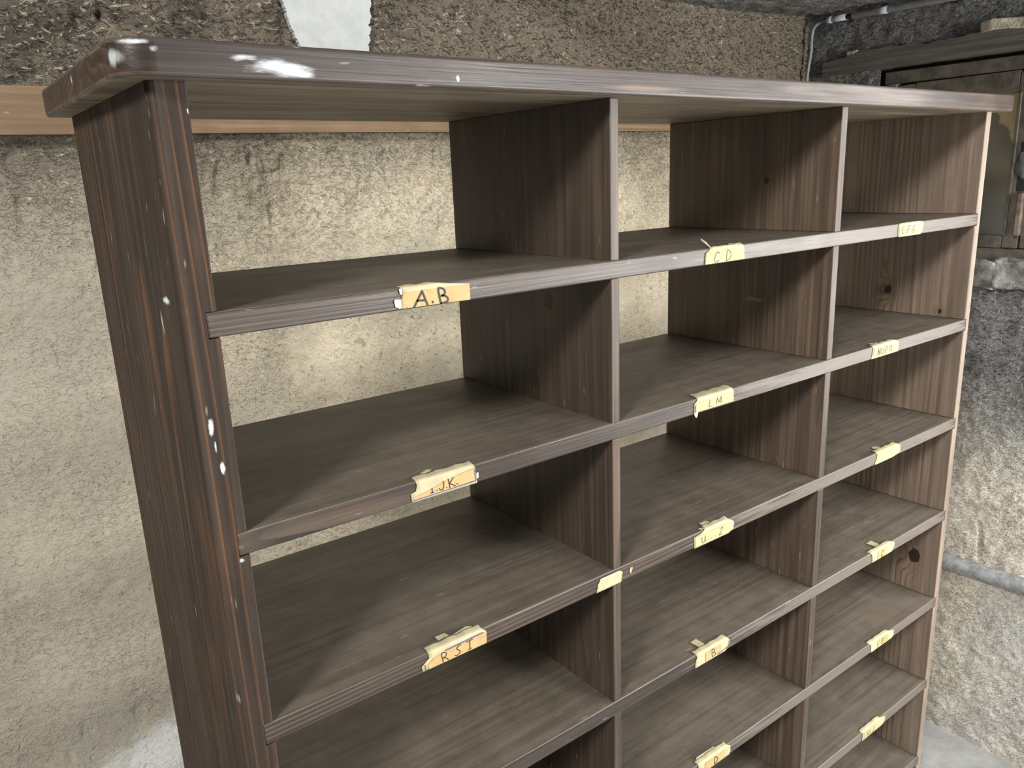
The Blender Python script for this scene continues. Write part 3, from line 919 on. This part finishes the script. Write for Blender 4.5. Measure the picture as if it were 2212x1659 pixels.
# ------------------------------------------------------------------ letter labels taped over the shelf edges
GLY = {
    'A': [[(0, 0), (0.52, 1), (0.95, 0.08)], [(0.2, 0.42), (0.8, 0.4)]],
    'B': [[(0.05, 0), (0, 1), (0.55, 0.98), (0.72, 0.8), (0.6, 0.58), (0.2, 0.52), (0.7, 0.46), (0.95, 0.25), (0.75, 0.05), (0.05, 0)]],
    'C': [[(0.9, 0.82), (0.72, 1), (0.4, 0.92), (0.12, 0.6), (0.02, 0.28), (0.2, 0.03), (0.6, 0.0), (0.88, 0.18)]],
    'D': [[(0.08, 0), (0.12, 1), (0.55, 0.95), (0.9, 0.68), (0.92, 0.38), (0.6, 0.1), (0.0, 0.0)]],
    'E': [[(0.9, 1), (0.2, 0.95), (0.1, 0.5), (0.0, 0.05), (0.8, 0.0)], [(0.1, 0.52), (0.7, 0.55)]],
    'F': [[(0.95, 0.98), (0.25, 0.95), (0.1, 0.5), (0, 0)], [(0.1, 0.5), (0.7, 0.52)]],
    'G': [[(0.85, 0.85), (0.7, 1), (0.3, 0.8), (0.05, 0.4), (0.12, 0.08), (0.55, 0.0), (0.8, 0.2), (0.82, 0.42), (0.5, 0.42)]],
    'H': [[(0.1, 1), (0, 0)], [(0.95, 1), (0.85, 0)], [(0.05, 0.5), (0.9, 0.52)]],
    'I': [[(0.5, 1), (0.5, 0)], [(0.05, 0.0), (0.95, 0.02)]],
    'J': [[(0.8, 1), (0.82, 0.3), (0.6, 0.02), (0.25, 0.05), (0.05, 0.28)]],
    'K': [[(0.05, 1), (0.1, 0)], [(0.85, 1), (0.12, 0.5), (0.95, 0.05)]],
    'L': [[(0.15, 1), (0.02, 0.0), (0.95, 0.02)]],
    'M': [[(0, 0), (0.12, 0.95), (0.5, 0.2), (0.95, 1), (0.95, 0)]],
    'N': [[(0, 0), (0.1, 1), (0.8, 0.05), (0.95, 1)]],
    'O': [[(0.5, 1), (0.1, 0.75), (0.05, 0.3), (0.4, 0), (0.85, 0.25), (0.9, 0.75), (0.5, 1)]],
    'P': [[(0.05, 0), (0.1, 1), (0.7, 0.98), (0.9, 0.75), (0.6, 0.5), (0.1, 0.45)]],
    'Q': [[(0.5, 1), (0.1, 0.75), (0.05, 0.3), (0.4, 0.02), (0.8, 0.25), (0.85, 0.75), (0.5, 1)], [(0.6, 0.2), (0.98, 0.0)]],
    'R': [[(0.1, 0), (0, 0.95), (0.6, 1), (0.8, 0.78), (0.6, 0.55), (0.12, 0.45), (0.55, 0.38), (0.98, 0.05)]],
    'S': [[(0.92, 0.92), (0.6, 1), (0.3, 0.82), (0.35, 0.6), (0.75, 0.42), (0.8, 0.18), (0.4, 0.0), (0.05, 0.08)]],
    'T': [[(0.0, 0.95), (0.98, 1.0)], [(0.52, 0.97), (0.5, 0.05)], [(0.25, 0.0), (0.75, 0.05)]],
    'U': [[(0.02, 1), (0.08, 0.3), (0.35, 0.0), (0.7, 0.2), (0.8, 1.0), (0.85, 0.25), (0.98, 0.05)]],
    'Z': [[(0.1, 0.9), (0.85, 1.0), (0.0, 0.0), (0.75, 0.05)]],
    '.': [[(0.3, 0.0), (0.55, 0.08)]],
}


def ribbon(bm, pts, w, y, th=0.00025):
    """flat pen stroke in the (x, z) plane"""
    n = len(pts)
    L = []
    for i in range(n):
        a = Vector(pts[max(i - 1, 0)]); b = Vector(pts[min(i + 1, n - 1)])
        d = (b - a)
        d = d.normalized() if d.length > 1e-9 else Vector((1, 0))
        nrm = Vector((-d.y, d.x)) * (w / 2)
        p = Vector(pts[i])
        if i == 0:
            p = p - d * w * 0.3
        if i == n - 1:
            p = p + d * w * 0.3
        L.append((p + nrm, p - nrm))
    fr_ = [(bm.verts.new((a.x, y, a.y)), bm.verts.new((b.x, y, b.y))) for a, b in L]
    bk = [(bm.verts.new((a.x, y + th, a.y)), bm.verts.new((b.x, y + th, b.y))) for a, b in L]
    for i in range(n - 1):
        bm.faces.new((fr_[i][0], fr_[i + 1][0], fr_[i + 1][1], fr_[i][1]))
        bm.faces.new((bk[i][0], bk[i][1], bk[i + 1][1], bk[i + 1][0]))
        bm.faces.new((fr_[i][0], bk[i][0], bk[i + 1][0], fr_[i + 1][0]))
        bm.faces.new((fr_[i][1], fr_[i + 1][1], bk[i + 1][1], bk[i][1]))
    for i in (0, n - 1):
        bm.faces.new((fr_[i][0], fr_[i][1], bk[i][1], bk[i][0]))


def dense(pts, k=4):
    Pp = [Vector(p) for p in pts]
    if len(Pp) < 3:
        return Pp
    Q = []
    for i in range(len(Pp) - 1):
        p0 = Pp[max(i - 1, 0)]; p1 = Pp[i]; p2 = Pp[i + 1]; p3 = Pp[min(i + 2, len(Pp) - 1)]
        for j in range(k):
            t = j / k
            Q.append(0.5 * ((2 * p1) + (-p0 + p2) * t + (2 * p0 - 5 * p1 + 4 * p2 - p3) * t * t + (-p0 + 3 * p1 - 3 * p2 + p3) * t ** 3))
    Q.append(Pp[-1])
    return Q


SHARP = set('AEFHIKLMNTZ')


def folded(name, keys, ztop, mat, parent, jag=0.0004, y0=-0.0011, lift=0.0, th=0.0005, cols=12):
    """strip folded over the shelf edge; keys (s, xl, xr): s < 0 down the front, s > 0 back over the top"""
    S = sorted(k[0] for k in keys)
    ks = sorted(keys)
    ss = []
    for i in range(len(ks) - 1):
        n = max(1, int((ks[i + 1][0] - ks[i][0]) / 0.0018))
        ss += [ks[i][0] + (ks[i + 1][0] - ks[i][0]) * j / n for j in range(n)]
    ss.append(ks[-1][0])
    bm = bmesh.new()
    rows = []
    for s in ss:
        xl = float(np.interp(s, [k[0] for k in ks], [k[1] for k in ks])) + random.uniform(-jag, jag)
        xr = float(np.interp(s, [k[0] for k in ks], [k[2] for k in ks])) + random.uniform(-jag, jag)
        row = []
        for c in range(cols + 1):
            x = xl + (xr - xl) * c / cols
            r = 0.0024
            if s <= -r:
                y = y0 - lift * min(1, (-s - r) / 0.016) ** 2
                z = s
            elif s <= r:
                a = (s + r) / (2 * r) * math.pi / 2
                y = y0 + r - r * math.cos(a)
                z = -r + r * math.sin(a) + 0.0012 * (s + r) / (2 * r)
            else:
                y = y0 + s
                z = 0.0012 + 0.0007 * math.sin(x * 260 + 1.3) * min(1, (s - r) / 0.006) + 0.0006 * min(1, (s - r) / 0.006)
            if s == ss[-1] or s == ss[0]:
                x += random.uniform(-jag, jag)
            row.append(bm.verts.new((x, y, ztop + z)))
        rows.append(row)
    for i in range(len(rows) - 1):
        for c in range(cols):
            f = bm.faces.new((rows[i][c], rows[i][c + 1], rows[i + 1][c + 1], rows[i + 1][c]))
            f.smooth = True
    bmesh.ops.recalc_face_normals(bm, faces=bm.faces)
    # outward = towards -y / +z
    if sum(f.normal.y - f.normal.z for f in bm.faces) > 0:
        bmesh.ops.reverse_faces(bm, faces=bm.faces)
    bmesh.ops.solidify(bm, geom=bm.faces[:], thickness=th)
    me = to_mesh(bm, name)
    return link(name, me, mat, parent)


def label(text_label, ztop, keys, card=None, cardmat=None, text=(), ink=None, pen=0.0010, blue=(), scraps=(), tabs=(), tape=None, extra=(), yf=-0.0019):
    x0 = min(k[1] for k in keys); x1 = max(k[2] for k in keys)
    root = empty('paper_label', ((x0 + x1) / 2, 0.0, ZT + ztop))
    tag(root, text_label, 'label', 'letter labels on the shelf edges')
    rl = Vector(root.location)
    made = [folded('tape', keys, ZT + ztop, tape or M_TAPE, None)]
    if card:
        bm = bmesh.new()
        for c_ in card:
            a = [bm.verts.new((x, yf, ZT + ztop + z)) for x, z in c_]
            b = [bm.verts.new((x, yf + 0.0004, ZT + ztop + z)) for x, z in c_]
            bm.faces.new(a)
            bm.faces.new(list(reversed(b)))
            for i in range(len(a)):
                bm.faces.new((a[i], b[i], b[(i + 1) % len(a)], a[(i + 1) % len(a)]))
        bmesh.ops.recalc_face_normals(bm, faces=bm.faces)
        made.append(link('card', to_mesh(bm, 'card'), cardmat or M_CARD, None))
    if text:
        bm = bmesh.new()
        for (ch, bl, tl, br) in text:      # base-left, top-left, base-right (x, z below the shelf top)
            b0 = Vector(bl); e1 = Vector(tl) - b0; e2 = Vector(br) - b0
            for st in GLY[ch]:
                q = [b0 + e2 * px + e1 * pz for px, pz in st]
                if ch not in SHARP:
                    q = dense([v[:] for v in q])
                if ch in SHARP and len(q) > 2:
                    for i in range(len(q) - 1):
                        ribbon(bm, [(q[i].x, ZT + ztop + q[i].y), (q[i + 1].x, ZT + ztop + q[i + 1].y)], pen, yf - 0.0004 - 0.00002 * i)
                else:
                    ribbon(bm, [(v.x, ZT + ztop + v.y) for v in q], pen, yf - 0.0004)
        made.append(link('lettering', to_mesh(bm, 'lettering'), ink or M_INK, None))
    if blue:
        bm = bmesh.new()
        for ln in blue:
            ribbon(bm, [(x, ZT + ztop + z) for x, z in ln], 0.0009, yf - 0.0003)
        made.append(link('border_line', to_mesh(bm, 'border_line'), M_BLUE, None))
    for sc_ in scraps:                     # scraps of tape lying on the shelf: (x, y) outlines
        bm = bmesh.new()
        zz = ZT + ztop + 0.0006
        a = [bm.verts.new((x, y, zz + 0.0009 + 0.0006 * (i % 2))) for i, (x, y) in enumerate(sc_)]
        b = [bm.verts.new((x, y, zz + 0.0004 + 0.0006 * (i % 2))) for i, (x, y) in enumerate(sc_)]
        bm.faces.new(a)
        bm.faces.new(list(reversed(b)))
        for i in range(len(a)):
            bm.faces.new((a[i], b[i], b[(i + 1) % len(a)], a[(i + 1) % len(a)]))
        bmesh.ops.recalc_face_normals(bm, faces=bm.faces)
        made.append(link('tape_scrap', to_mesh(bm, 'tape_scrap'), M_TAPE, None))
    for tb_ in tabs:                       # paper tabs on the front, (x, z) outlines
        made.append(poly_plate('paper_tab', [(x, ZT + ztop + z) for x, z in tb_], yf + 0.0003, yf + 0.0009, M_WHITEP, None))
    for o in made:
        o.parent = root
        o.location = -rl
    return root


Z = TOPS
# A B
label('tan paper label reading A B in thick dark letters on the topmost shelf edge', Z[0],
      [(-0.0212, 0.1822, 0.2670), (-0.004, 0.1846, 0.2672), (-0.0005, 0.1846, 0.238), (0.001, 0.184, 0.232), (0.009, 0.183, 0.215)],
      card=[[(0.1850, -0.0045), (0.2668, -0.0048), (0.2668, -0.0214), (0.1905, -0.0208), (0.1885, -0.0195), (0.1840, -0.0200)]],
      text=[('A', (0.1965, -0.0212), (0.1985, -0.0050), (0.2135, -0.0218)), ('.', (0.2180, -0.0185), (0.2180, -0.012), (0.2210, -0.0185)), ('B', (0.2286, -0.0208), (0.2270, -0.0056), (0.2392, -0.0208))], pen=0.0022,
      tabs=[[(0.1745, -0.0118), (0.1758, -0.0105), (0.1825, -0.0112), (0.1828, -0.0195), (0.1806, -0.0207), (0.1755, -0.0180)], [(0.1810, -0.0005), (0.1845, 0.0002), (0.1842, -0.0068), (0.1818, -0.0060)]])
# I J K
label('torn tan label with blue border reading I J K taped to the second shelf edge', Z[1],
      [(-0.0222, 0.1775, 0.2632), (-0.012, 0.1765, 0.2622), (-0.0102, 0.1835, 0.2622), (-0.003, 0.1848, 0.2612), (0.001, 0.184, 0.2598), (0.0125, 0.186, 0.2610)],
      card=[[(0.1785, -0.0168), (0.200, -0.0135), (0.2200, -0.0085), (0.2420, -0.0052), (0.2600, -0.0028), (0.2606, -0.0180), (0.1800, -0.0200)]],
      text=[('I', (0.2010, -0.0170), (0.2010, -0.0120), (0.2050, -0.0172)), ('.', (0.2080, -0.0160), (0.2080, -0.011), (0.2100, -0.0160)), ('J', (0.2115, -0.0172), (0.2120, -0.0078), (0.2190, -0.0172)),
            ('.', (0.2210, -0.0165), (0.2210, -0.011), (0.2230, -0.0165)), ('K', (0.2250, -0.0178), (0.2240, -0.0068), (0.2335, -0.0178)), ('.', (0.2350, -0.0160), (0.2350, -0.011), (0.2370, -0.0160))], pen=0.0011,
      blue=[[(0.1795, -0.0198), (0.2608, -0.0188)], [(0.2608, -0.0188), (0.2600, -0.0045)]],
      tabs=[[(0.2625, -0.010), (0.2655, -0.010), (0.2652, -0.0165), (0.2628, -0.0165)]],
      scraps=[[(0.2000, 0.0165), (0.2105, 0.0195), (0.2150, 0.0175), (0.2120, 0.0135), (0.203, 0.0135)]])
# R S T
label('tan label with blue border reading R S T taped to the third shelf edge', Z[2],
      [(-0.0205, 0.1745, 0.2640), (-0.0135, 0.1738, 0.2648), (-0.0068, 0.1842, 0.2650), (-0.0035, 0.1838, 0.2640), (0.001, 0.183, 0.2592), (0.0115, 0.1848, 0.2600)],
      card=[[(0.1815, -0.0140), (0.1900, -0.0088), (0.2040, -0.0062), (0.2640, -0.0045), (0.2645, -0.0182), (0.2590, -0.0195), (0.1830, -0.0198)]],
      text=[('R', (0.2010, -0.0190), (0.2000, -0.0072), (0.2090, -0.0190)), ('S', (0.2178, -0.0182), (0.2195, -0.0062), (0.2265, -0.0182)), ('T', (0.2350, -0.0178), (0.2350, -0.0060), (0.2440, -0.0178))], pen=0.0010,
      blue=[[(0.2060, -0.0052), (0.2590, -0.0035)], [(0.1775, -0.0125), (0.1775, -0.0188), (0.1805, -0.0190)]],
      scraps=[[(0.2055, 0.0125), (0.2050, 0.0200), (0.2190, 0.0205), (0.2200, 0.0125)], [(0.226, 0.0115), (0.246, 0.0150), (0.252, 0.0110)]])
# C D
label('pale label reading C D in thin grey letters with a curled tape end', Z[0],
      [(-0.0212, 0.6556, 0.7430), (-0.006, 0.6575, 0.7415), (-0.0025, 0.6640, 0.7405), (0.001, 0.6680, 0.7390), (0.006, 0.676, 0.7360)],
      card=[[(0.6580, -0.0060), (0.6680, -0.0045), (0.7390, -0.0042), (0.7400, -0.0205), (0.6565, -0.0210)]], cardmat=M_CARDP,
      text=[('C', (0.6745, -0.0195), (0.6750, -0.0060), (0.6855, -0.0195)), ('D', (0.7000, -0.0195), (0.7005, -0.0055), (0.7110, -0.0195))], pen=0.0010, ink=M_INKG,
      scraps=[[(0.715, 0.006), (0.722, 0.0120), (0.738, 0.0080), (0.739, 0.004)]])
# curled tail of tape standing up at the left of C D
lab = [o for o in COL.objects if o.name.startswith('paper_label')][-1]
bm = bmesh.new()
tail = [(0.6690, 0.0005, 0.0010), (0.6675, 0.004, 0.0045), (0.6650, 0.007, 0.0085), (0.6630, 0.010, 0.0110), (0.6622, 0.012, 0.0135)]
wid = [0.0022, 0.0026, 0.0034, 0.0028, 0.0004]
va = [bm.verts.new((x - w, y, ZT + Z[0] + z)) for (x, y, z), w in zip(tail, wid)]
vb = [bm.verts.new((x + w, y + 0.001, ZT + Z[0] + z)) for (x, y, z), w in zip(tail, wid)]
for i in range(4):
    bm.faces.new((va[i], vb[i], vb[i + 1], va[i + 1]))
bmesh.ops.solidify(bm, geom=bm.faces[:], thickness=0.0004)
t_ = link('tape_tail', to_mesh(bm, 'tape_tail'), M_WHITEP, lab)
t_.location = -Vector(lab.location)
# L M
label('pale label reading L M in thin grey letters with a paper tag hanging below', Z[1],
      [(-0.0200, 0.6394, 0.7285), (-0.006, 0.6403, 0.7282), (-0.0035, 0.6450, 0.7280), (0.001, 0.6468, 0.7256), (0.0185, 0.6508, 0.7268)],
      card=[[(0.6455, -0.0062), (0.7255, -0.0048), (0.7262, -0.0190), (0.6430, -0.0186), (0.6430, -0.0085)]], cardmat=M_CARDP,
      text=[('L', (0.6705, -0.0165), (0.6720, -0.0068), (0.6770, -0.0165)), ('M', (0.6875, -0.0162), (0.6880, -0.0060), (0.6985, -0.0162))], pen=0.0009, ink=M_INKG,
      blue=[[(0.6410, -0.0090), (0.6408, -0.0192)]],
      tabs=[[(0.6400, -0.0195), (0.6405, -0.0235), (0.6440, -0.0275), (0.6465, -0.0260), (0.6480, -0.0198)]])
# U....Z
label('pale label reading U to Z with dots between, torn at its right end', Z[2],
      [(-0.0232, 0.6470, 0.7270), (-0.0190, 0.6465, 0.7390), (-0.005, 0.6458, 0.7370), (-0.003, 0.662, 0.7345), (0.001, 0.6700, 0.7262), (0.0112, 0.6750, 0.7285)],
      card=[[(0.6480, -0.0060), (0.6650, -0.0050), (0.7330, -0.0048), (0.7335, -0.0175), (0.7180, -0.0205), (0.6490, -0.0208)]], cardmat=M_CARDP,
      text=[('U', (0.6620, -0.0188), (0.6620, -0.0085), (0.6720, -0.0188)), ('.', (0.676, -0.0178), (0.676, -0.010), (0.6785, -0.0178)), ('.', (0.6845, -0.0174), (0.6845, -0.010), (0.687, -0.0174)),
            ('.', (0.6925, -0.0172), (0.6925, -0.010), (0.695, -0.0172)), ('.', (0.699, -0.0172), (0.699, -0.010), (0.7015, -0.0172)), ('Z', (0.7030, -0.0185), (0.7035, -0.0070), (0.7130, -0.0185))], pen=0.0009, ink=M_INKG,
      tabs=[[(0.7345, -0.0060), (0.7385, -0.0055), (0.7390, -0.0135), (0.7355, -0.0145)]],
      scraps=[[(0.6800, 0.0105), (0.6790, 0.0175), (0.6945, 0.0180), (0.6950, 0.011)], [(0.6640, 0.0015), (0.6635, 0.0060), (0.668, 0.0068), (0.673, 0.002)]])
# torn remnant of tape where the third shelf meets the first divider
folded_keys = [(-0.0222, 0.4462, 0.4930), (-0.012, 0.4498, 0.4950), (-0.0065, 0.4522, 0.4962), (-0.0035, 0.454, 0.4900)]
rem = empty('tape_remnant', (0.471, 0.0, ZT + Z[2]))
tag(rem, 'torn blank remnant of yellow tape on the third shelf edge at the middle divider', 'tape')
for nm, kk in (('tape', folded_keys), ('tape_scrap', [(-0.0155, 0.5105, 0.5128), (-0.011, 0.5105, 0.5150), (-0.006, 0.5110, 0.5165)])):
    o = folded(nm, kk, ZT + Z[2], M_TAPE, None, jag=0.0009)
    o.parent = rem
    o.location = -Vector(rem.location)
# B
label('pale label with tan middle reading single letter B on the fourth shelf edge', Z[3],
      [(-0.0222, 0.6552, 0.7300), (-0.012, 0.6555, 0.7402), (-0.0045, 0.659, 0.7385), (0.001, 0.6580, 0.7330), (0.0105, 0.6574, 0.7325)],
      card=[[(0.6790, -0.0048), (0.7170, -0.0048), (0.7180, -0.0165), (0.6800, -0.0195)]],
      text=[('B', (0.6945, -0.0180), (0.6940, -0.0050), (0.7035, -0.0180))], pen=0.0009,
      scraps=[[(0.6763, 0.0278), (0.6904, 0.0278), (0.6903, 0.0105), (0.6763, 0.0105)]], blue=[[(0.7365, -0.006), (0.7372, -0.0145), (0.7340, -0.0165), (0.7080, -0.0190)]])
# D
label('pale label with tan middle reading single bold letter D on the fifth shelf edge', Z[4],
      [(-0.0215, 0.6700, 0.7500), (-0.0165, 0.6690, 0.7520), (-0.0045, 0.6690, 0.7515), (0.001, 0.6690, 0.7430), (0.0095, 0.6680, 0.7440)],
      card=[[(0.6850, -0.0050), (0.7370, -0.0048), (0.7350, -0.0188), (0.6860, -0.0198)]],
      text=[('D', (0.7090, -0.0182), (0.7085, -0.0058), (0.7180, -0.0182))], pen=0.0014,
      scraps=[[(0.672, 0.0085), (0.680, 0.0120), (0.722, 0.0115), (0.724, 0.008)]])
# E F G
label('small pale label reading E F G in faint letters on the topmost shelf edge', Z[0],
      [(-0.0228, 0.1174 + 1.0570, 1.2520), (-0.018, 1.1730, 1.2580), (-0.0045, 1.1720, 1.2615), (0.0005, 1.176, 1.2560), (0.0035, 1.195, 1.2500)],
      card=[[(1.1760, -0.0050), (1.2560, -0.0050), (1.2520, -0.0205), (1.1765, -0.0205)]], cardmat=M_CARDP,
      text=[('E', (1.1840, -0.0175), (1.1840, -0.0050), (1.1920, -0.0175)), ('.', (1.1960, -0.0165), (1.1960, -0.010), (1.1985, -0.0165)), ('F', (1.2010, -0.0182), (1.2030, -0.0048), (1.2110, -0.0182)),
            ('.', (1.2120, -0.0168), (1.2120, -0.010), (1.2145, -0.0168)), ('G', (1.2190, -0.0180), (1.2200, -0.0058), (1.2290, -0.0180))], pen=0.0011, ink=M_INKL)
# N O P Q
label('pale label reading N O P Q in faint grey letters on the second shelf edge', Z[1],
      [(-0.0220, 1.1155, 1.2085), (-0.0045, 1.1205, 1.2092), (0.001, 1.1160, 1.1990), (0.0095, 1.1205, 1.1955)],
      card=[[(1.1230, -0.0052), (1.2070, -0.0050), (1.2068, -0.0192), (1.1215, -0.0190)]], cardmat=M_CARDP,
      text=[('N', (1.1340, -0.0178), (1.1345, -0.0060), (1.1420, -0.0178)), ('N', (1.1352, -0.0172), (1.1352, -0.0066), (1.1432, -0.0172)), ('O', (1.1450, -0.0178), (1.1450, -0.0075), (1.1540, -0.0178)), ('P', (1.1590, -0.0180), (1.1595, -0.0065), (1.1680, -0.0180)), ('Q', (1.1740, -0.0168), (1.1740, -0.0068), (1.1840, -0.0168))], pen=0.0011, ink=M_INKL,
      scraps=[[(1.1290, 0.0090), (1.1310, 0.0140), (1.1480, 0.0120), (1.1500, 0.0085)]])
# blank
label('blank pale yellow label without letters on the third shelf edge', Z[2],
      [(-0.0225, 1.1600, 1.2250), (-0.0185, 1.1585, 1.2500), (-0.013, 1.1640, 1.2510), (-0.0045, 1.1648, 1.2500), (0.001, 1.1625, 1.2400), (0.0105, 1.1632, 1.2370)],
      tape=M_CARDP, scraps=[[(1.1800, 0.0105), (1.1790, 0.0190), (1.1930, 0.0195), (1.1960, 0.011)]])
# C
label('pale label with tan middle reading single letter C on the fourth shelf edge', Z[3],
      [(-0.0216, 1.1805, 1.2550), (-0.015, 1.1795, 1.2620), (-0.0045, 1.1770, 1.2640), (0.001, 1.1735, 1.2520), (0.0095, 1.1716, 1.2488)],
      card=[[(1.1990, -0.0048), (1.2330, -0.0048), (1.2310, -0.0195), (1.1985, -0.0200)]],
      text=[('C', (1.2110, -0.0195), (1.2115, -0.0060), (1.2190, -0.0195))], pen=0.0010,
      scraps=[[(1.2055, 0.0275), (1.2226, 0.0270), (1.2211, 0.0095), (1.205, 0.0095)]])
# E
label('pale label with tan middle reading single letter E on the fifth shelf edge', Z[4],
      [(-0.0222, 1.2050, 1.2900), (-0.0155, 1.2048, 1.2960), (-0.0045, 1.2035, 1.2940), (0.001, 1.1970, 1.2720), (0.0085, 1.1963, 1.2722)],
      card=[[(1.2300, -0.0050), (1.2720, -0.0050), (1.2720, -0.0188), (1.2290, -0.0198)]],
      text=[('E', (1.2450, -0.0175), (1.2455, -0.0060), (1.2540, -0.0175))], pen=0.0011)
# H I J
label('pale label reading H I J in grey letters on the sixth shelf edge', Z[5],
      [(-0.0222, 1.2010, 1.2860), (-0.0155, 1.2012, 1.2935), (-0.0045, 1.2030, 1.2930), (0.001, 1.1970, 1.2720), (0.0085, 1.1975, 1.2715)],
      card=[[(1.2080, -0.0060), (1.2660, -0.0050), (1.2640, -0.0190), (1.2080, -0.0200)]], cardmat=M_CARDP,
      text=[('H', (1.2170, -0.0195), (1.2180, -0.0070), (1.2260, -0.0195)), ('I', (1.2310, -0.0190), (1.2315, -0.0070), (1.2345, -0.0190)), ('J', (1.2390, -0.0190), (1.2400, -0.0070), (1.2460, -0.0190))], pen=0.0011, ink=M_INKG)
